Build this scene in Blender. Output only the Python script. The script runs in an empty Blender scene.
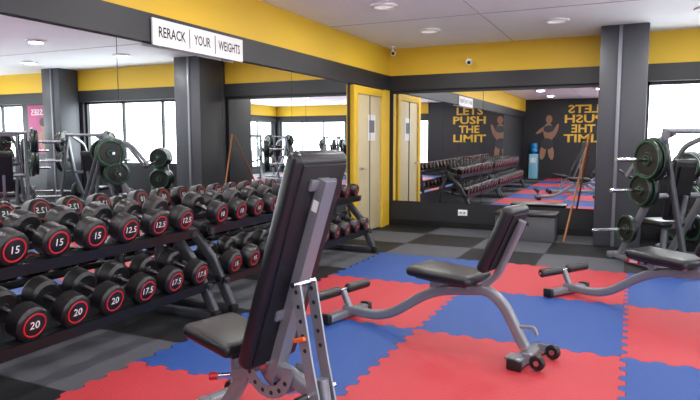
import bpy, bmesh, math, random
from mathutils import Vector, Matrix
random.seed(3)
scene = bpy.context.scene
scene.view_settings.view_transform = 'Standard'
scene.view_settings.exposure = 0.42

# ------------------------------------------------------------ materials
def lin(c):
    return tuple(((v/255)/12.92 if v/255 <= 0.04045 else (((v/255)+0.055)/1.055)**2.4) for v in c)
def mat(name, rgb, rough=0.5, metal=0.0, bump=0.0, bscale=40, var=0.0, coat=0.0, emis=0.0):
    m = bpy.data.materials.new(name); m.use_nodes = True
    nt = m.node_tree; b = nt.nodes['Principled BSDF']
    c = lin(rgb)
    b.inputs['Base Color'].default_value = (*c, 1)
    b.inputs['Roughness'].default_value = rough
    b.inputs['Metallic'].default_value = metal
    if coat: b.inputs['Coat Weight'].default_value = coat
    if emis:
        b.inputs['Emission Color'].default_value = (*c, 1); b.inputs['Emission Strength'].default_value = emis
    if bump or var:
        tc = nt.nodes.new('ShaderNodeTexCoord')
        n = nt.nodes.new('ShaderNodeTexNoise'); n.inputs['Scale'].default_value = bscale
        n.inputs['Detail'].default_value = 4
        nt.links.new(tc.outputs['Object'], n.inputs['Vector'])
        if bump:
            bp = nt.nodes.new('ShaderNodeBump'); bp.inputs['Strength'].default_value = bump
            bp.inputs['Distance'].default_value = 0.01
            nt.links.new(n.outputs['Fac'], bp.inputs['Height']); nt.links.new(bp.outputs['Normal'], b.inputs['Normal'])
        if var:
            r = nt.nodes.new('ShaderNodeValToRGB')
            r.color_ramp.elements[0].position = 0.3; r.color_ramp.elements[1].position = 0.7
            r.color_ramp.elements[0].color = (*[x*(1-var) for x in c], 1)
            r.color_ramp.elements[1].color = (*[min(1, x*(1+var)) for x in c], 1)
            nt.links.new(n.outputs['Fac'], r.inputs['Fac']); nt.links.new(r.outputs['Color'], b.inputs['Base Color'])
    return m
M = {}
M['yellow'] = mat('paint_yellow', (216, 176, 42), 0.6, bump=0.05, bscale=60)
M['black'] = mat('paint_black', (32, 33, 38), 0.5, bump=0.05, bscale=60)
M['column'] = mat('paint_charcoal', (60, 62, 68), 0.45, bump=0.1, bscale=50, var=0.08)
M['ceiling'] = mat('ceiling_paint', (240, 242, 243), 0.8, var=0.02, bscale=2)
M['white'] = mat('white_plastic', (235, 235, 235), 0.4)
M['seam'] = mat('seam', (110, 108, 112), 0.7)
M['seam2'] = mat('ceiling_joint', (175, 173, 178), 0.7)
M['steel'] = mat('silver_powdercoat', (128, 131, 138), 0.35, metal=0.4, bump=0.02, bscale=300)
M['chrome'] = mat('chrome', (200, 200, 205), 0.18, metal=1.0)
M['darksteel'] = mat('dark_steel', (62, 64, 70), 0.4, metal=0.4)
M['rackblack'] = mat('rack_black', (24, 25, 28), 0.4, metal=0.2)
M['vinyl'] = mat('black_vinyl', (22, 23, 26), 0.33, bump=0.12, bscale=220)
M['rubber'] = mat('black_rubber', (21, 21, 23), 0.33, bump=0.06, bscale=150)
M['red'] = mat('red_print', (180, 28, 40), 0.4)
M['whiteprint'] = mat('white_print', (220, 220, 220), 0.5)
M['blackprint'] = mat('black_print', (15, 15, 15), 0.6)
M['gold'] = mat('gold_print', (226, 184, 60), 0.6)
M['green'] = mat('green_ring', (50, 120, 76), 0.45)
M['orange'] = mat('orange_plastic', (225, 95, 30), 0.4)
M['wood'] = mat('stick_wood', (150, 95, 50), 0.5, var=0.2, bscale=30)
M['door'] = mat('door_laminate', (195, 180, 142), 0.45, var=0.05, bscale=6)
M['greybox'] = mat('box_grey', (76, 78, 82), 0.6, bump=0.2, bscale=80)
M['teal'] = mat('teal_bottle', (20, 130, 190), 0.15)
M['paleblue'] = mat('dispenser_blue', (130, 190, 215), 0.3)
M['purple'] = mat('poster_purple', (160, 40, 105), 0.5, var=0.3, bscale=2)
M['skin'] = mat('printed_skin', (150, 112, 88), 0.6)
M['hair'] = mat('printed_hair', (60, 35, 25), 0.6)
M['matred'] = mat('foam_red', (170, 44, 53), 0.6, bump=0.35, bscale=90, var=0.06)
M['matblue'] = mat('foam_blue', (22, 66, 134), 0.6, bump=0.35, bscale=90, var=0.08)
M['lampglass'] = mat('lamp_diffuser', (255, 252, 245), 0.4, emis=0.3)

def mirror_mat():
    m = bpy.data.materials.new('mirror_glass'); m.use_nodes = True
    b = m.node_tree.nodes['Principled BSDF']
    b.inputs['Base Color'].default_value = (0.92, 0.94, 0.94, 1)
    b.inputs['Metallic'].default_value = 1; b.inputs['Roughness'].default_value = 0.0
    return m
M['mirror'] = mirror_mat()

def floor_mat():
    m = bpy.data.materials.new('rubber_tile_checker'); m.use_nodes = True
    nt = m.node_tree; b = nt.nodes['Principled BSDF']
    tc = nt.nodes.new('ShaderNodeTexCoord'); mp = nt.nodes.new('ShaderNodeMapping')
    s = 1/0.97
    mp.inputs['Scale'].default_value = (s, s, s)
    mp.inputs['Location'].default_value = (2.95*s+20, -7.3*s+20, 0.5)
    ch = nt.nodes.new('ShaderNodeTexChecker'); ch.inputs['Scale'].default_value = 1
    ch.inputs['Color1'].default_value = (*lin((24, 24, 27)), 1)
    ch.inputs['Color2'].default_value = (*lin((86, 88, 94)), 1)
    n = nt.nodes.new('ShaderNodeTexNoise'); n.inputs['Scale'].default_value = 180
    mx = nt.nodes.new('ShaderNodeMixRGB'); mx.blend_type = 'MULTIPLY'; mx.inputs['Fac'].default_value = 0.35
    bp = nt.nodes.new('ShaderNodeBump'); bp.inputs['Strength'].default_value = 0.3; bp.inputs['Distance'].default_value = 0.01
    L = nt.links.new
    L(tc.outputs['Object'], mp.inputs['Vector']); L(mp.outputs['Vector'], ch.inputs['Vector'])
    L(tc.outputs['Object'], n.inputs['Vector']); L(ch.outputs['Color'], mx.inputs['Color1'])
    L(n.outputs['Fac'], mx.inputs['Color2']); L(mx.outputs['Color'], b.inputs['Base Color'])
    L(n.outputs['Fac'], bp.inputs['Height']); L(bp.outputs['Normal'], b.inputs['Normal'])
    b.inputs['Roughness'].default_value = 0.6
    b.inputs['Specular IOR Level'].default_value = 0.25
    return m
M['floor'] = floor_mat()

# ------------------------------------------------------------ builder
class Builder:
    def __init__(self, name, M0=None):
        self.name = name; self.bm = bmesh.new(); self.mats = []; self.M0 = M0 or Matrix()
    def mi(self, key):
        if key not in self.mats: self.mats.append(key)
        return self.mats.index(key)
    def _add(self, tmp, key, mtx=None):
        i = self.mi(key)
        vm = {}
        for v in tmp.verts:
            vm[v] = self.bm.verts.new(mtx @ v.co if mtx else v.co)
        for f in tmp.faces:
            try:
                nf = self.bm.faces.new([vm[v] for v in f.verts]); nf.material_index = i
            except ValueError: pass
        tmp.free()
    def box(self, c, s, key, rot=None, bevel=0.0, seg=2):
        t = bmesh.new(); bmesh.ops.create_cube(t, size=1)
        for v in t.verts: v.co = Vector((v.co.x*s[0], v.co.y*s[1], v.co.z*s[2]))
        if bevel: bmesh.ops.bevel(t, geom=t.edges[:]+t.verts[:], offset=bevel, segments=seg, profile=0.5, affect='EDGES')
        m = Matrix.Translation(c) @ (rot.to_4x4() if rot else Matrix())
        self._add(t, key, m)
    def lathe(self, prof, origin, axis, key, seg=24):
        axis = Vector(axis).normalized(); q = Vector((0, 0, 1)).rotation_difference(axis).to_matrix()
        t = bmesh.new(); rings = []
        for a, r in prof:
            if r <= 1e-6: rings.append([t.verts.new((0, 0, a))])
            else: rings.append([t.verts.new((r*math.cos(2*math.pi*k/seg), r*math.sin(2*math.pi*k/seg), a)) for k in range(seg)])
        for A, B_ in zip(rings, rings[1:]):
            for k in range(seg):
                k2 = (k+1) % seg
                if len(A) == 1 and len(B_) == 1: continue
                if len(A) == 1: t.faces.new((A[0], B_[k], B_[k2]))
                elif len(B_) == 1: t.faces.new((A[k], B_[0], A[k2]))
                else: t.faces.new((A[k], B_[k], B_[k2], A[k2]))
        self._add(t, key, Matrix.Translation(origin) @ q.to_4x4())
    def cyl(self, p1, p2, r, key, seg=16, bev=0.0):
        p1 = Vector(p1); p2 = Vector(p2); L = (p2-p1).length
        b = bev
        prof = [(0, 0), (0, r-b)] + ([(b, r), (L-b, r)] if b else [(L, r)]) + ([(L, r-b)] if b else []) + [(L, 0)]
        self.lathe(prof, p1, p2-p1, key, seg)
    def tube(self, pts, w, h, key, side=(0, 1, 0), fillet=0.08, rnd=True):
        P = [Vector(p) for p in pts]; out = [P[0]]
        for i in range(1, len(P)-1):
            a = (P[i-1]-P[i]); b = (P[i+1]-P[i]); f = min(fillet, a.length*0.45, b.length*0.45)
            A = P[i]+a.normalized()*f; C = P[i]+b.normalized()*f
            for k in range(7):
                s = k/6; out.append(A*(1-s)**2 + P[i]*2*s*(1-s) + C*s*s)
        out.append(P[-1]); S = Vector(side).normalized()
        t = bmesh.new(); rings = []
        n = 16 if rnd else 4
        for i, p in enumerate(out):
            T = (out[min(i+1, len(out)-1)]-out[max(i-1, 0)]).normalized()
            U = T.cross(S).normalized(); S2 = U.cross(T).normalized()
            ring = []
            for k in range(n):
                if rnd:
                    an = 2*math.pi*(k+0.5)/n; cx = math.cos(an); cy = math.sin(an)
                    e = 0.55
                    cx = math.copysign(abs(cx)**e, cx); cy = math.copysign(abs(cy)**e, cy)
                else:
                    cx, cy = [(1, 1), (-1, 1), (-1, -1), (1, -1)][k]
                ring.append(t.verts.new(p+S2*cx*w/2+U*cy*h/2))
            rings.append(ring)
        for A, B_ in zip(rings, rings[1:]):
            for k in range(n): t.faces.new((A[k], A[(k+1) % n], B_[(k+1) % n], B_[k]))
        t.faces.new(rings[0]); t.faces.new(rings[-1][::-1])
        self._add(t, key)
    def poly(self, pts, key):
        i = self.mi(key); f = self.bm.faces.new([self.bm.verts.new(p) for p in pts]); f.material_index = i
    def text(self, s, size, mtx, key, extrude=0.0, width=None, xs=1.0, bold=0.0):
        cu = bpy.data.curves.new('t', 'FONT'); cu.body = s; cu.size = size; cu.align_x = 'CENTER'; cu.align_y = 'CENTER'
        cu.extrude = extrude; cu.resolution_u = 2; cu.offset = bold
        ob = bpy.data.objects.new('t', cu); scene.collection.objects.link(ob)
        bpy.context.view_layer.update()
        dg = bpy.context.evaluated_depsgraph_get(); me = bpy.data.meshes.new_from_object(ob.evaluated_get(dg))
        bpy.data.objects.remove(ob); bpy.data.curves.remove(cu)
        t = bmesh.new(); t.from_mesh(me); bpy.data.meshes.remove(me)
        if width and t.verts:
            x0 = min(v.co.x for v in t.verts); x1 = max(v.co.x for v in t.verts); xs = width/(x1-x0)
        for v in t.verts: v.co.x *= xs
        self._add(t, key, mtx)
    def finish(self, smooth=True, angle=35):
        me = bpy.data.meshes.new(self.name)
        bmesh.ops.recalc_face_normals(self.bm, faces=self.bm.faces[:])
        self.bm.to_mesh(me); self.bm.free()
        for k in self.mats: me.materials.append(M[k])
        if smooth:
            me.polygons.foreach_set('use_smooth', [True]*len(me.polygons))
            me.set_sharp_from_angle(angle=math.radians(angle))
        ob = bpy.data.objects.new(self.name, me); ob.matrix_world = self.M0
        scene.collection.objects.link(ob); return ob
def RX(a): return Matrix.Rotation(math.radians(a), 3, 'X')
def RY(a): return Matrix.Rotation(math.radians(a), 3, 'Y')
def RZ(a): return Matrix.Rotation(math.radians(a), 3, 'Z')
def place(x, y, z, rz): return Matrix.Translation((x, y, z)) @ Matrix.Rotation(math.radians(rz), 4, 'Z')
def simple(name, x0, x1, y0, y1, z0, z1, key, bevel=0.0):
    B = Builder(name); B.box(((x0+x1)/2, (y0+y1)/2, (z0+z1)/2), (x1-x0, y1-y0, z1-z0), key, bevel=bevel)
    return B.finish()

# ------------------------------------------------------------ room
XL, XR, YB, YR, ZC = -3.95, 7.5, 10.07, -4.6, 3.07
ZB, ZY = 2.36, 2.61
simple('floor', XL-0.2, XR+0.2, YR-0.2, YB+0.2, -0.1, 0, 'floor')
simple('ceiling', XL-0.2, XR+0.2, YR-0.2, YB+0.2, ZC, ZC+0.1, 'ceiling')
simple('wall_left', XL-0.2, XL, YR-0.2, YB+0.2, 0, ZC, 'black')
def wall_openings(name, axis, fixed, thick, a0, a1, opens, key):
    B = Builder(name)
    def seg(p, q, z0, z1):
        if q-p < 1e-4: return
        if axis == 'x': B.box(((p+q)/2, fixed+thick/2, (z0+z1)/2), (q-p, abs(thick), z1-z0), key)
        else: B.box((fixed+thick/2, (p+q)/2, (z0+z1)/2), (abs(thick), q-p, z1-z0), key)
    cur = a0
    for (p, q, z0, z1) in opens:
        seg(cur, p, 0, ZC); seg(p, q, 0, z0); seg(p, q, z1, ZC); cur = q
    seg(cur, a1, 0, ZC)
    return B.finish()
ops_back = [(0.14, 3.55, 0.95, ZB), (5.6, 7.3, 0.95, ZB)]
wall_openings('wall_back', 'x', YB, 0.2, XL, XR+0.2, ops_back, 'black')
ops_right = [(-4.4, -0.6, 0.25, ZB), (-0.1, 3.4, 0.25, ZB), (3.9, 9.9, 0.25, ZB)]  # window openings enlarged with low sills to throw more daylight onto the ceiling
wall_openings('wall_right', 'y', XR, 0.2, YR, YB, ops_right, 'black')
ops_rear = [(0.0, 3.6, 0.5, ZB), (3.9, 7.3, 0.25, ZB)]  # rear openings behind the camera, also enlarged to brighten the ceiling
wall_openings('wall_rear', 'x', YR-0.2, 0.2, XL, XR+0.2, ops_rear, 'black')
def windows(axis, fixed, opens, start):
    for i, (p, q, z0, z1) in enumerate(opens):
        B = Builder('window_%d' % (start+i)); n = max(2, round((q-p)/1.1)); w = 0.05
        def bx(c, lo, z, hz):
            if axis == 'x': B.box((c, fixed, z), (lo, 0.06, hz), 'rackblack')
            else: B.box((fixed, c, z), (0.06, lo, hz), 'rackblack')
        for k in range(n+1):
            c = p+w/2+(q-p-w)*k/n; bx(c, w, (z0+z1)/2, z1-z0)
        bx((p+q)/2, q-p, z0+w/2, w); bx((p+q)/2, q-p, z1-w/2, w)
        B.finish()
windows('x', YB+0.1, ops_back, 1); windows('y', XR+0.1, ops_right, 3); windows('x', YR-0.1, ops_rear, 6)
simple('trim_1', XL, XL+0.05, YR, YB, ZY, ZC, 'yellow'); simple('trim_2', XL, XL+0.06, YR, YB, ZB, ZY, 'black')
simple('trim_3', XL+0.05, XR, YB-0.05, YB, ZY, ZC, 'yellow'); simple('trim_4', XL+0.06, XR, YB-0.06, YB, ZB, ZY, 'black')
simple('trim_5', XR-0.05, XR, YR, YB-0.06, ZY, ZC, 'yellow'); simple('trim_6', XR-0.06, XR, YR, YB-0.06, ZB, ZY, 'black')
simple('trim_7', 0.0, XR-0.06, YR, YR+0.05, ZY, ZC, 'yellow')
simple('baseboard_back', XL, XR, YB-0.02, YB, 0, 0.1, 'rackblack')
def column(x0, x1, y0, y1):
    B = Builder('structural_column')
    B.box(((x0+x1)/2, (y0+y1)/2, ZC/2), (x1-x0, y1-y0, ZC), 'column', bevel=0.012)
    xm = x0+0.42*(x1-x0)
    B.box((xm, y0-0.012, ZC/2), (0.045, 0.028, ZC-0.01), 'steel', bevel=0.004)
    return B.finish()
column(-0.47, 0.14, 9.22, YB-0.06); column(3.6, 4.15, 9.5, YB-0.06)
column(6.9, 7.44, 3.45, 3.85); column(6.9, 7.44, -0.55, -0.15)
def mirror_wall(name, axis, fixed, edges, z0, z1):
    B = Builder(name)
    for a, b in zip(edges, edges[1:]):
        g = 0.004
        if axis == 'y': B.box((fixed+0.006, (a+b)/2, (z0+z1)/2), (0.012, b-a-2*g, z1-z0), 'mirror')
        else: B.box(((a+b)/2, fixed-0.006, (z0+z1)/2), (b-a-2*g, 0.012, z1-z0), 'mirror')
    return B.finish(smooth=False)
mirror_wall('wall_mirror', 'y', XL, [-0.45, 0.98, 2.41, 3.84, 5.27, 6.7, 8.35], 0.4, ZB-0.005)
mirror_wall('wall_mirror', 'x', YB, [-3.85, -2.27, -0.5], 0.43, 2.3)
B = Builder('door_1')
B.box((XL+0.03, 9.1, 1.12), (0.05, 1.0, 2.2), 'door', bevel=0.005)
for y in (8.53, 9.67): B.box((XL+0.04, y, 1.17), (0.08, 0.14, 2.34), 'yellow', bevel=0.006)
B.box((XL+0.04, 9.1, 2.28), (0.08, 1.0, 0.12), 'yellow', bevel=0.006)
B.box((XL+0.06, 9.1, 1.12), (0.02, 0.015, 2.2), 'seam')
B.box((XL+0.06, 9.18, 1.7), (0.004, 0.3, 0.42), 'whiteprint')
B.box((XL+0.062, 9.18, 1.72), (0.004, 0.22, 0.2), 'seam')
B.cyl((XL+0.05, 8.72, 1.05), (XL+0.11, 8.72, 1.05), 0.02, 'chrome'); B.cyl((XL+0.11, 8.72, 1.05), (XL+0.11, 8.84, 1.05), 0.012, 'chrome')
B.finish()
simple('trim_8', XL, XL+0.05, 9.78, YB-0.06, 0, ZB, 'yellow')
B = Builder('wall_sign'); my = 4.87
B.box((XL+0.075, my, 2.455), (0.02, 1.36, 0.235), 'whiteprint', bevel=0.004)
R = (RZ(90) @ RX(90)).to_4x4()
for s, y, w in (('RERACK', my-0.43, 0.36), ('YOUR', my+0.0, 0.25), ('WEIGHTS', my+0.44, 0.37)):
    B.text(s, 0.13, Matrix.Translation((XL+0.0865, y, 2.455)) @ R, 'blackprint', width=w, bold=0.002)
for y in (my-0.19, my+0.2): B.box((XL+0.086, y, 2.455), (0.003, 0.008, 0.18), 'blackprint')
B.finish(smooth=False)
B = Builder('wall_lettering'); R = (RZ(180) @ RX(90)).to_4x4()
for k, s in enumerate(('LETS', 'PUSH', 'THE', 'LIMIT')):
    B.text(s, 0.42, Matrix.Translation((-1.75, YR+0.012, 2.66-0.37*k)) @ R, 'gold', width=[1.1, 1.35, 0.85, 1.35][k], extrude=0.005, bold=0.01)
B.finish(smooth=False)
B = Builder('athlete_mural')
def mural_blob(cx, cz, rx, rz, key, rot=0, off=0.006):
    pts = []
    for k in range(20):
        a = 2*math.pi*k/20; x = rx*math.cos(a); z = rz*math.sin(a); r = math.radians(rot)
        pts.append((cx+x*math.cos(r)-z*math.sin(r), YR+off, cz+x*math.sin(r)+z*math.cos(r)))
    B.poly(pts, key)
for a in [(-3.0, 2.3, .12, .16, 'skin', 0, .008), (-2.95, 2.4, .15, .13, 'hair', 20, .007), (-2.85, 2.25, .07, .2, 'hair', 20, .006),
          (-3.0, 1.8, .2, .36, 'skin', 5, .006), (-3.0, 1.93, .2, .14, 'darksteel', 5, .010), (-3.25, 1.9, .28, .07, 'skin', 35, .009),
          (-2.75, 1.85, .07, .3, 'skin', -20, .009), (-3.05, 1.35, .24, .22, 'darksteel', 0, .009), (-3.2, 1.05, .11, .32, 'skin', -8, .006), (-2.9, 1.05, .11, .32, 'skin', 8, .007)]:
    mural_blob(*a)
B.finish(smooth=False)
B = Builder('wall_poster'); B.box((4.85, YB-0.012, 1.75), (1.05, 0.02, 1.15), 'purple')
B.text('CLASSES', 0.2, Matrix.Translation((4.85, YB-0.026, 2.15)) @ RX(90).to_4x4(), 'whiteprint', width=0.8)
def pb(cx, cz, rx, rz, key, off):
    B.poly([(cx+rx*math.cos(k*math.pi/8), YB-off, cz+rz*math.sin(k*math.pi/8)) for k in range(16)], key)
pb(4.85, 1.85, .09, .12, 'skin', .03); pb(4.85, 1.5, .16, .26, 'skin', .028); pb(4.86, 1.92, .11, .1, 'hair', .032)
B.finish(smooth=False)
for i, x in enumerate((-2.71, -0.98, 0.75, 3.2, 5.6)):
    for j, y in enumerate((8.52, 6.75, 4.6, 2.4, 0.2, -2.4)):
        B = Builder('downlight')
        B.lathe([(0, 0.16), (-0.02, 0.16), (-0.03, 0.14), (-0.03, 0.115), (-0.012, 0.11)], (x, y, ZC), (0, 0, 1), 'white', 28)
        B.lathe([(-0.015, 0.11), (-0.02, 0.06), (-0.022, 0)], (x, y, ZC), (0, 0, 1), 'lampglass', 28)
        B.finish()
        ld = bpy.data.lights.new('downlight_lamp', 'AREA'); ld.shape = 'DISK'; ld.size = 0.2; ld.energy = 17
        ld.color = (1, 0.98, 0.96)
        lo = bpy.data.objects.new('downlight_lamp', ld); lo.location = (x, y, ZC-0.04); scene.collection.objects.link(lo)
B = Builder('trim_9')
B.box((1.5, 7.7, ZC-0.003), (11, 0.008, 0.006), 'seam2'); B.box((-1.8, 3, ZC-0.003), (0.008, 14, 0.006), 'seam2')
B.finish()
B = Builder('security_camera')
B.cyl((-3.75, 9.75, ZC), (-3.75, 9.75, ZC-0.03), 0.06, 'white'); B.cyl((-3.75, 9.75, ZC-0.03), (-3.72, 9.68, ZC-0.09), 0.02, 'white')
B.cyl((-3.74, 9.78, ZC-0.11), (-3.68, 9.58, ZC-0.14), 0.04, 'white', bev=0.008); B.cyl((-3.68, 9.58, ZC-0.14), (-3.679, 9.576, ZC-0.1405), 0.028, 'blackprint')
B.finish()
B = Builder('security_camera')
B.cyl((-2.5, YB-0.05, 2.78), (-2.5, YB-0.12, 2.78), 0.05, 'white'); B.cyl((-2.5, YB-0.10, 2.78), (-2.45, YB-0.3, 2.74), 0.04, 'white', bev=0.008)
B.cyl((-2.45, YB-0.3, 2.74), (-2.449, YB-0.304, 2.739), 0.028, 'blackprint'); B.finish()
B = Builder('wall_socket'); B.box((-2.58, YB-0.008, 0.27), (0.16, 0.016, 0.1), 'white', bevel=0.004)
for dx in (-.03, .03): B.cyl((-2.58+dx, YB-0.016, 0.27), (-2.58+dx, YB-0.019, 0.27), 0.015, 'seam')
B.finish()

# ------------------------------------------------------------ foam mats
XS = [-2.95, -1.48, 0.0, 1.45, 2.9, 4.35, 5.8]
YS = [7.3, 5.85, 4.4, 2.95, 1.5, 0.05, -1.4, -2.85, -4.3]
def tooth_line(p, q, n=17, amp=0.02):
    p = Vector(p); q = Vector(q); d = (q-p); u = d.normalized(); nrm = Vector((-u.y, u.x)); L = d.length; pts = []
    cell = L/n
    for k in range(n):
        s = 1 if k % 2 == 0 else -1
        pts += [p+u*(k*cell+cell*0.08)+nrm*amp*s*0.6, p+u*(k*cell+cell*0.18)+nrm*amp*s, p+u*((k+1)*cell-cell*0.18)+nrm*amp*s, p+u*((k+1)*cell-cell*0.08)+nrm*amp*s*0.6]
    return [p]+pts+[q]
B = Builder('foam_floor_mat')
for i in range(len(XS)-1):
    for j in range(len(YS)-1):
        x0, x1 = XS[i], XS[i+1]; y1, y0 = YS[j], YS[j+1]; g = 0.12
        key = 'matblue' if (i+j) % 2 == 0 else 'matred'; mi = B.mi(key)
        cor = [Vector((x0, y0)), Vector((x1, y0)), Vector((x1, y1)), Vector((x0, y1))]
        inn = [Vector((x0+g, y0+g)), Vector((x1-g, y0+g)), Vector((x1-g, y1-g)), Vector((x0+g, y1-g))]
        c = Vector(((x0+x1)/2, (y0+y1)/2))
        lines = [tooth_line(cor[0], cor[1]), tooth_line(cor[1], cor[2]), tooth_line(cor[3], cor[2])[::-1], tooth_line(cor[0], cor[3])[::-1]]
        iv = [B.bm.verts.new((p.x, p.y, 0.025)) for p in inn]
        f = B.bm.faces.new(iv); f.material_index = mi
        for e in range(4):
            ln = [c+(p-c)*0.998 for p in lines[e]]; A = cor[e]; D = cor[(e+1) % 4]; dd = (D-A); LL = dd.length; dd.normalize()
            ts = [max(0, min(1, (p-A).dot(dd)/LL)) for p in lines[e]]
            I = [inn[e].lerp(inn[(e+1) % 4], t_) for t_ in ts]
            vo = [B.bm.verts.new((p.x, p.y, 0.025)) for p in ln]; vi = [B.bm.verts.new((p.x, p.y, 0.025)) for p in I]
            vb = [B.bm.verts.new((p.x, p.y, 0.0005)) for p in ln]
            for k in range(len(ln)-1):
                f = B.bm.faces.new((vo[k], vo[k+1], vi[k+1], vi[k])); f.material_index = mi
                f = B.bm.faces.new((vb[k], vb[k+1], vo[k+1], vo[k])); f.material_index = mi
bmesh.ops.remove_doubles(B.bm, verts=B.bm.verts[:], dist=0.0001)
B.finish(smooth=False)
ZM = 0.025

# ------------------------------------------------------------ dumbbells
RT = (RZ(90) @ RX(90)).to_4x4()
def dumbbell(B, c, r, tilt, label):
    ax = (RY(tilt) @ Vector((1, 0, 0))).normalized(); c = Vector(c)
    h = 0.075+r*0.5; hl = 0.075; L = hl+h
    B.cyl(c-ax*hl, c+ax*hl, 0.017, 'chrome', 12)
    for s in (1, -1):
        a = ax*s
        prof = [(hl-0.01, 0.0), (hl-0.01, 0.03), (hl, 0.035), (hl, r*0.80), (hl+0.018, r), (L-0.018, r), (L-0.004, r*0.90), (L, r*0.84), (L, 0)]
        B.lathe(prof, c, a, 'rubber', 26)
        B.lathe([(L+0.001, r*0.60), (L+0.0025, r*0.61), (L+0.0025, r*0.69), (L+0.001, r*0.70)], c, a, 'red', 26)
        mt = Matrix.Translation(c+a*(L+0.002)) @ RY(tilt).to_4x4() @ (RT if s > 0 else (RZ(180).to_4x4() @ RT))
        B.text(label, r*0.62, mt, 'whiteprint', bold=0.0005)
def rack_and_bells(y0, y1, wl, r0, r1, ph=0.0):
    B = Builder('dumbbell_rack')
    ys = [y0+0.04, y1-0.04]
    for y in ys:
        B.box((-3.46, y, 0.035), (0.78, 0.07, 0.07), 'darksteel', bevel=0.008)
        B.tube([(-3.12, y, 0.07), (-3.30, y, 0.45), (-3.62, y, 0.80), (-3.62, y, 0.86)], 0.06, 0.09, 'darksteel', fillet=0.05)
        B.tube([(-3.78, y, 0.07), (-3.66, y, 0.76)], 0.06, 0.06, 'darksteel')
        B.box((-3.1, y, 0.04), (0.06, 0.085, 0.08), 'rubber', bevel=0.01)
        B.tube([(-3.68, y, 0.40), (-3.14, y, 0.28)], 0.05, 0.05, 'darksteel')
        B.tube([(-3.76, y, 0.82), (-3.3, y, 0.71)], 0.05, 0.05, 'darksteel')
    for (cx, cz) in ((-3.50, 0.80), (-3.36, 0.365)):
        rot = RY(14)
        for dx, hh in ((-0.13, 0.05), (0.13, 0.05)):
            o = rot @ Vector((dx, 0, 0))
            B.box((cx+o.x, (y0+y1)/2, cz+o.z-0.03), (0.055, y1-y0, hh), 'rackblack', rot=rot, bevel=0.006)
        o = rot @ Vector((0.19, 0, 0.0)); B.box((cx+o.x, (y0+y1)/2, cz+o.z-0.035), (0.012, y1-y0, 0.075), 'rackblack', rot=rot)
    B.finish()
    D = Builder('dumbbell_set'); n = int((y1-y0-0.06)/0.28)
    for tier, (cx, cz) in enumerate(((-3.50, 0.80), (-3.36, 0.365))):
        for k in range(n):
            y = y0+0.16+ph+k*(y1-y0-0.32)/(n-1); f = k/(n-1); r = r0+(r1-r0)*f
            o = RY(14) @ Vector((0, 0, r-0.003)); lab = wl[tier][min(len(wl[tier])-1, int(f*len(wl[tier])))]
            dumbbell(D, (cx+o.x, y, cz+o.z), r, 14, lab)
    D.finish()
rack_and_bells(0.36, 4.04, [['20', '17.5', '15', '12.5'], ['25', '22.5', '20', '17.5']], 0.118, 0.102)
rack_and_bells(4.2, 7.45, [['10', '7.5', '5'], ['15', '12.5', '10']], 0.10, 0.08)

# ------------------------------------------------------------ foreground adjustable bench
B = Builder('adjustable_bench', place(-1.57, 2.39, ZM, -14.5))
B.tube([(-0.5, 0, 0.06), (0.8, 0, 0.06)], 0.06, 0.08, 'steel')
B.box((0.82, 0, 0.045), (0.07, 0.62, 0.07), 'steel', bevel=0.01); B.box((-0.5, 0, 0.045), (0.07, 0.42, 0.07), 'steel', bevel=0.01)
for y in (-.31, .31): B.box((0.82, y, 0.045), (0.085, 0.05, 0.09), 'rubber', bevel=0.012)
for y in (-.23, .23):
    B.cyl((-0.53, y-0.02, 0.055), (-0.53, y+0.02, 0.055), 0.055, 'rubber', bev=0.008)
B.tube([(-0.30, 0, 0.09), (-0.10, 0, 0.38), (0.06, 0, 0.42)], 0.055, 0.075, 'steel', fillet=0.1)
B.tube([(0.02, 0, 0.42), (0.30, 0, 0.36), (0.72, 0, 0.09)], 0.06, 0.075, 'steel', fillet=0.12)
seatrot = RY(7)
B.box((-0.26, 0, 0.495), (0.36, 0.33, 0.075), 'vinyl', rot=seatrot, bevel=0.032, seg=4)
B.box((-0.25, 0, 0.45), (0.28, 0.2, 0.02), 'rackblack', rot=seatrot)
B.tube([(-0.30, 0, 0.44), (-0.12, 0, 0.43), (0.02, 0, 0.40)], 0.05, 0.05, 'steel')
B.tube([(-0.22, 0, 0.44), (-0.20, 0, 0.2)], 0.045, 0.045, 'steel')
B.tube([(-0.20, -.035, 0.30), (-0.06, -.035, 0.36)], 0.012, 0.05, 'steel')
B.cyl((-0.22, -0.02, 0.30), (-0.27, -0.09, 0.30), 0.010, 'chrome'); B.cyl((-0.26, -0.08, 0.30), (-0.285, -0.115, 0.30), 0.02, 'red', bev=0.005)
lean = math.atan2(0.35, 0.98); ux = Vector((math.sin(lean), 0, math.cos(lean))); nx = Vector((math.cos(lean), 0, -math.sin(lean)))
rot = RY(math.degrees(lean)); b0 = Vector((0.01, 0, 0.42)); Lp = 1.07
c = b0+ux*Lp/2
B.box(c, (0.09, 0.33, Lp), 'vinyl', rot=rot, bevel=0.038, seg=4)
B.box(c+nx*0.048, (0.014, 0.27, Lp-0.08), 'rackblack', rot=rot, bevel=0.005)
nb = 0.08
B.tube([b0+nx*nb-ux*0.05, b0+nx*nb+ux*(Lp-0.10)], 0.07, 0.05, 'steel', rnd=False)
B.box(b0+nx*0.059+ux*(Lp-0.13), (0.02, 0.16, 0.05), 'steel', rot=rot, bevel=0.004)
B.box(b0+nx*0.059+ux*(0.30), (0.02, 0.16, 0.05), 'steel', rot=rot, bevel=0.004)
B.box(b0+nx*nb+ux*(Lp-0.22)+Vector((0, -.036, 0)), (0.03, 0.002, 0.05), 'whiteprint', rot=rot)
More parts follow.
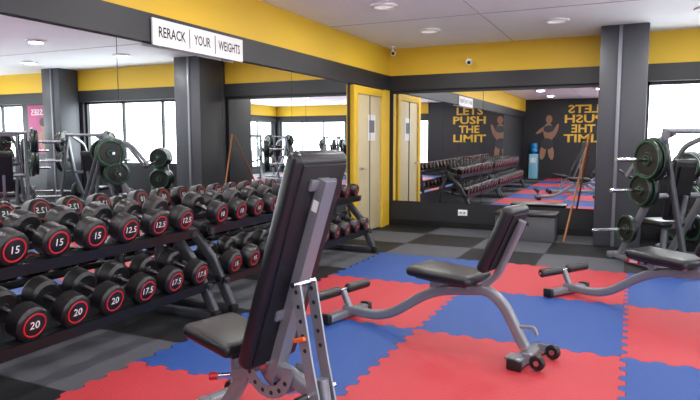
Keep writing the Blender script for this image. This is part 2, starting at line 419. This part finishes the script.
for y in (-0.042, 0.042):
    t = bmesh.new(); cx, cz = 0.06, 0.43
    outer = []; inner = []
    for k in range(15):
        a = math.radians(-165+k*12)
        outer.append(t.verts.new((cx+0.17*math.cos(a), y, cz+0.17*math.sin(a)))); inner.append(t.verts.new((cx+0.11*math.cos(a), y, cz+0.11*math.sin(a))))
    for k in range(14): t.faces.new((outer[k], outer[k+1], inner[k+1], inner[k]))
    r_ = bmesh.ops.extrude_face_region(t, geom=t.faces[:])
    for v in [g for g in r_['geom'] if isinstance(g, bmesh.types.BMVert)]: v.co.y += 0.008
    B._add(t, 'steel')
    for k in range(6):
        a = math.radians(-150+k*24); p = Vector((cx+0.14*math.cos(a), y-0.002, cz+0.14*math.sin(a)))
        B.cyl(p, p+Vector((0, 0.012, 0)), 0.011, 'blackprint', 10)
B.cyl((0.05, -.06, 0.43), (0.05, .06, 0.43), 0.025, 'chrome')
top = b0+nx*0.10+ux*0.48
for y in (-0.05, 0.05):
    B.tube([top+Vector((0, y, 0)), Vector((0.33, y, 0.52)), Vector((0.39, y, 0.28))], 0.010, 0.06, 'steel', rnd=False, fillet=0.03)
    for k in range(5):
        p = top.lerp(Vector((0.33, 0, 0.52)), 0.1+0.2*k)+Vector((0, y-0.0065, 0)); B.cyl(p, p+Vector((0, 0.013, 0)), 0.010, 'blackprint', 10)
B.cyl(top+Vector((0, -.07, 0)), top+Vector((0, .07, 0)), 0.014, 'chrome')
B.tube([(0.37, 0, 0.42), (0.42, 0, 0.12)], 0.05, 0.06, 'steel')
B.cyl((0.36, -.10, 0.36), (0.36, .10, 0.36), 0.012, 'chrome'); B.cyl((0.36, -.15, 0.36), (0.36, -.09, 0.36), 0.018, 'rubber')
B.box((0.30, -0.065, 0.60), (0.07, 0.02, 0.02), 'orange', rot=RY(-20), bevel=0.006)
B.finish()

# ------------------------------------------------------------ utility benches
def weight_bench(x, y, rz, zoff=ZM, label=False):
    B = Builder('weight_bench', place(x, y, zoff, rz))
    B.tube([(0.0, 0, 0.07), (0.42, 0, 0.08), (0.86, 0, 0.37), (1.30, 0, 0.44), (1.42, 0, 0.36), (1.58, 0, 0.09)], 0.06, 0.075, 'steel', fillet=0.16)
    B.box((0.02, 0, 0.04), (0.08, 0.5, 0.06), 'steel', bevel=0.012)
    for s in (-1, 1): B.box((0.02, s*0.26, 0.042), (0.095, 0.05, 0.08), 'rubber', bevel=0.012)
    B.tube([(0.05, 0, 0.09), (-0.02, 0, 0.22)], 0.05, 0.05, 'steel')
    B.cyl((-0.02, -.34, 0.23), (-0.02, .34, 0.23), 0.014, 'chrome')
    for s in (-1, 1): B.cyl((-0.02, s*0.05, 0.23), (-0.02, s*0.33, 0.23), 0.04, 'rubber', 20, bev=0.012)
    rs = RY(2)
    B.box((0.98, 0, 0.515), (0.52, 0.36, 0.075), 'vinyl', rot=rs, bevel=0.032, seg=4)
    B.box((0.98, 0, 0.47), (0.40, 0.24, 0.016), 'rackblack', rot=rs)
    B.box((0.9, 0, 0.435), (0.05, 0.16, 0.06), 'steel')
    B.box((1.15, 0, 0.45), (0.05, 0.16, 0.03), 'steel')
    p0 = Vector((1.30, 0, 0.585)); p1 = Vector((1.50, 0, 1.04)); d = (p1-p0); an = math.atan2(d.x, d.z); r = RY(math.degrees(an)); n = Vector((math.cos(an), 0, -math.sin(an)))
    B.box((p0+p1)/2, (0.08, 0.30, d.length), 'vinyl', rot=r, bevel=0.034, seg=4)
    B.box((p0+p1)/2+n*0.044, (0.012, 0.22, d.length-0.08), 'rackblack', rot=r)
    B.tube([(1.24, 0, 0.44), p0+n*0.075, p1+n*0.075-d*0.15], 0.05, 0.05, 'steel', fillet=0.05)
    B.box((1.60, 0, 0.04), (0.085, 0.42, 0.06), 'steel', bevel=0.012)
    B.box((1.56, 0, 0.008), (0.20, 0.12, 0.012), 'steel')
    for s in (-1, 1):
        B.box((1.60, s*0.21, 0.035), (0.1, 0.04, 0.07), 'rubber', bevel=0.01)
        B.box((1.67, s*0.13, 0.07), (0.10, 0.014, 0.05), 'steel')
        B.cyl((1.72, s*0.13-0.02, 0.055), (1.72, s*0.13+0.02, 0.055), 0.05, 'rubber', 20, bev=0.008); B.cyl((1.72, s*0.13-0.023, 0.055), (1.72, s*0.13+0.023, 0.055), 0.018, 'chrome')
    B.tube([(1.50, -0.0, 0.22), (1.64, 0, 0.24), (1.66, 0, 0.19)], 0.022, 0.022, 'steel', fillet=0.03)
    if label:
        B.box((0.76, -0.1, 0.455), (0.12, 0.004, 0.04), 'red'); B.box((0.76, -0.103, 0.455), (0.07, 0.003, 0.025), 'whiteprint')
        B.box((0.8, -0.06, 0.45), (0.1, 0.08, 0.03), 'steel')
    return B.finish()
weight_bench(-2.13, 4.47, -14.7)
weight_bench(-0.54, 6.08, -33, label=True)

# ------------------------------------------------------------ plate loaded machines
def plate(B, c, axis, r, th=0.05, ring='green'):
    axis = Vector(axis).normalized(); c = Vector(c)
    prof = [(-th/2, 0.03), (-th/2, r*0.34), (-th*0.22, r*0.38), (-th*0.22, r*0.80), (-th/2, r*0.84), (-th/2, r*0.97), (-th*0.3, r), (th*0.3, r), (th/2, r*0.97), (th/2, r*0.84), (th*0.22, r*0.80), (th*0.22, r*0.38), (th/2, r*0.34), (th/2, 0.03)]
    B.lathe(prof, c, axis, 'rubber', 32)
    for s in (1, -1): B.lathe([(s*(th/2+0.001), r*0.90), (s*(th/2+0.003), r*0.905), (s*(th/2+0.003), r*0.935), (s*(th/2+0.001), r*0.94)], c, axis, ring, 32)
    for s in (1, -1): B.lathe([(s*(th/2+0.001), r*0.2), (s*(th/2+0.003), r*0.2), (s*(th/2+0.003), r*0.24)], c, axis, ring, 24)
def press_machine(x, y, rz, zoff, var=0, ring='green'):
    B = Builder('plate_loaded_press', place(x, y, zoff, rz))
    for s in (-1, 1): B.tube([(-0.75, s*0.36, 0.05), (0.55, s*0.36, 0.05)], 0.06, 0.08, 'steel')
    B.box((-0.75, 0, 0.05), (0.08, 0.86, 0.08), 'steel', bevel=0.012); B.box((0.55, 0, 0.05), (0.08, 0.86, 0.08), 'steel', bevel=0.012)
    B.tube([(-0.75, 0, 0.08), (-0.3, 0, 0.12), (0.5, 0, 0.08)], 0.06, 0.07, 'steel')
    for s in (-1, 1):
        B.tube([(-0.6, s*0.36, 0.08), (-0.1, s*0.36, 0.85), (0.1, s*0.36, 1.62)], 0.06, 0.09, 'steel', fillet=0.2)
        B.tube([(0.5, s*0.36, 0.08), (0.08, s*0.36, 1.5)], 0.05, 0.07, 'darksteel')
    for (px, pz) in ((0.1, 1.6), (-0.1, 0.85)): B.cyl((px, -0.38, pz), (px, 0.38, pz), 0.03, 'steel')
    horns = [(0.02, 1.28, 0.25), (-0.07, 0.93, 0.21), (-0.37, 0.43, 0.17)] if var == 0 else [(0.05, 1.45, 0.24), (0.0, 1.1, 0.27), (-0.37, 0.43, 0.2)]
    for (px, pz, r) in horns:
        for s in (-1, 1):
            B.cyl((px, s*0.38, pz), (px, s*0.92, pz), 0.024, 'chrome', 16, bev=0.004); B.cyl((px, s*0.39, pz), (px, s*0.41, pz), 0.045, 'steel', 16)
            plate(B, (px, s*0.46, pz), (0, 1, 0), r, ring=ring)
            if r > 0.2: plate(B, (px, s*0.525, pz), (0, 1, 0), r*0.9, ring=ring)
    for s in (-1, 1):
        B.tube([(0.1, s*0.26, 1.58), (-0.35, s*0.26, 1.42), (-0.62, s*0.30, 1.05)], 0.045, 0.06, 'steel', fillet=0.12)
        B.cyl((-0.62, s*0.30, 1.05), (-0.62, s*0.12, 1.0), 0.018, 'rubber'); B.cyl((-0.62, s*0.30, 1.05), (-0.76, s*0.30, 1.12), 0.018, 'rubber')
    B.tube([(-0.3, 0, 0.1), (-0.3, 0, 0.46)], 0.06, 0.06, 'steel'); B.box((-0.35, 0, 0.5), (0.42, 0.34, 0.08), 'vinyl', bevel=0.034, seg=3)
    B.box((-0.08, 0, 0.92), (0.08, 0.30, 0.74), 'vinyl', rot=RY(12), bevel=0.034, seg=3); B.box((-0.03, 0, 0.9), (0.02, 0.2, 0.6), 'rackblack', rot=RY(12))
    B.tube([(-0.3, 0, 0.44), (-0.05, 0, 0.5), (0.03, 0, 0.86)], 0.05, 0.05, 'steel')
    return B.finish()
press_machine(0.56, 7.95, -53, 0, 0)
press_machine(2.15, 8.9, 250, 0, 1)
press_machine(3.6, 8.0, 225, 0, 0)
press_machine(2.05, 7.0, 215, ZM, 1)
press_machine(5.2, 8.8, 250, 0, 1)
press_machine(5.2, 3.6, 180, ZM, 0)
press_machine(2.2, -1.2, 120, ZM, 0)
press_machine(1.2, -3.3, 100, ZM, 1)
press_machine(4.2, 0.6, 160, ZM, 1)
press_machine(3.6, -2.8, 90, ZM, 0)

def plate_tree(x, y, rz):
    B = Builder('weight_plate_tree', place(x, y, 0, rz))
    for s in (-1, 1):
        B.tube([(0, s*0.28, 0.04), (0, s*0.05, 1.3)], 0.05, 0.06, 'steel', side=(1, 0, 0))
        B.box((0, s*0.28, 0.03), (0.5, 0.06, 0.06), 'steel', bevel=0.01)
    B.box((0, 0, 0.2), (0.05, 0.48, 0.05), 'steel'); B.box((0, 0, 1.31), (0.07, 0.16, 0.05), 'steel', bevel=0.01)
    for (z, r) in ((1.15, 0.2), (0.72, 0.22), (0.33, 0.22)):
        for s in (-1, 1):
            y0 = s*0.03
            B.cyl((s*0.02, 0, z), (s*0.26, 0, z), 0.024, 'chrome'); B.box((0, 0, z), (0.05, 0.4 if z < 1 else 0.1, 0.05), 'steel')
            for k in range(3): plate(B, (s*(0.06+0.055*k), 0, z), (1, 0, 0), r*(1-0.04*k))
    return B.finish()
plate_tree(0.72, 9.45, 65)
plate_tree(1.15, 5.2-12+0.0+4.5, 20)

def cable_machine(x, y, rz, zoff):
    B = Builder('cable_machine', place(x, y, zoff, rz))
    for s in (-1, 1):
        B.box((0, s*0.75, 0.04), (0.8, 0.07, 0.08), 'darksteel', bevel=0.01)
        B.tube([(0, s*0.75, 0.08), (0, s*0.75, 2.15)], 0.09, 0.07, 'darksteel')
        B.tube([(0.2, s*0.75, 0.08), (0.2, s*0.75, 2.1)], 0.05, 0.05, 'darksteel')
        for k in range(12): B.box((0.1, s*0.75, 0.15+k*0.055), (0.12, 0.24, 0.048), 'rubber', bevel=0.005)
        for o in (-.07, .07): B.cyl((0.1, s*0.75+o, 0.1), (0.1, s*0.75+o, 2.05), 0.01, 'chrome', 8)
        B.cyl((-0.08, s*0.75-0.02, 1.3), (-0.08, s*0.75+0.02, 1.3), 0.06, 'rubber'); B.cyl((-0.08, s*0.75, 1.28), (-0.12, s*0.7, 0.9), 0.006, 'rubber', 6)
        B.tube([(-.12, s*.64, .9), (-.12, s*.7, .94), (-.12, s*.76, .9)], 0.015, 0.015, 'rubber', side=(1, 0, 0), fillet=0.02)
    B.box((0.1, 0, 2.14), (0.12, 1.6, 0.08), 'darksteel', bevel=0.01)
    B.cyl((-.05, -.7, 2.05), (-.05, .7, 2.05), 0.016, 'chrome')
    return B.finish()
cable_machine(6.2, 6.6, 20, 0)

# ------------------------------------------------------------ small objects
B = Builder('plyo_step_box')
B.box((-1.42, 9.38, 0.19), (0.86, 0.44, 0.38), 'greybox', bevel=0.02); B.box((-1.42, 9.38, 0.40), (0.9, 0.48, 0.05), 'rubber', bevel=0.015)
for dx in (-.38, .38):
    for dy in (-.17, .17): B.cyl((-1.42+dx, 9.38+dy, 0.0), (-1.42+dx, 9.38+dy, 0.02), 0.03, 'rubber')
B.box((-1.42, 9.158, 0.26), (0.14, 0.008, 0.04), 'rubber'); B.finish()
B = Builder('wooden_stick'); B.cyl((-0.87, 9.25, 0.012), (-0.60, 10.03, 1.62), 0.016, 'wood', 12, bev=0.004); B.finish()
B = Builder('water_dispenser', place(-3.5, YR+0.25, 0, 0))
B.box((0, 0, 0.48), (0.32, 0.32, 0.96), 'paleblue', bevel=0.02); B.box((0, 0.162, 0.72), (0.2, 0.01, 0.18), 'white')
for dx in (-.05, .05): B.cyl((dx, .16, .78), (dx, .2, .76), 0.014, 'teal' if dx < 0 else 'red')
B.lathe([(0.95, 0.05), (1.0, 0.06), (1.04, 0.13), (1.15, 0.135), (1.17, 0.125), (1.19, 0.135), (1.34, 0.135), (1.38, 0.11), (1.385, 0)], (0, 0, 0), (0, 0, 1), 'teal', 28)
B.finish()

# ------------------------------------------------------------ world & camera
w = bpy.data.worlds.new('World'); scene.world = w; w.use_nodes = True
bg = w.node_tree.nodes['Background']; bg.inputs['Color'].default_value = (0.90, 0.96, 1, 1); bg.inputs['Strength'].default_value = 6.5
cam = bpy.data.cameras.new('Camera'); cam.sensor_width = 36; cam.lens = 36*605/700; cam.clip_start = 0.05
co = bpy.data.objects.new('Camera', cam); scene.collection.objects.link(co)
co.location = (0, 0, 1.5); co.rotation_euler = (math.radians(90-5.66), 0, math.radians(25))
scene.camera = co
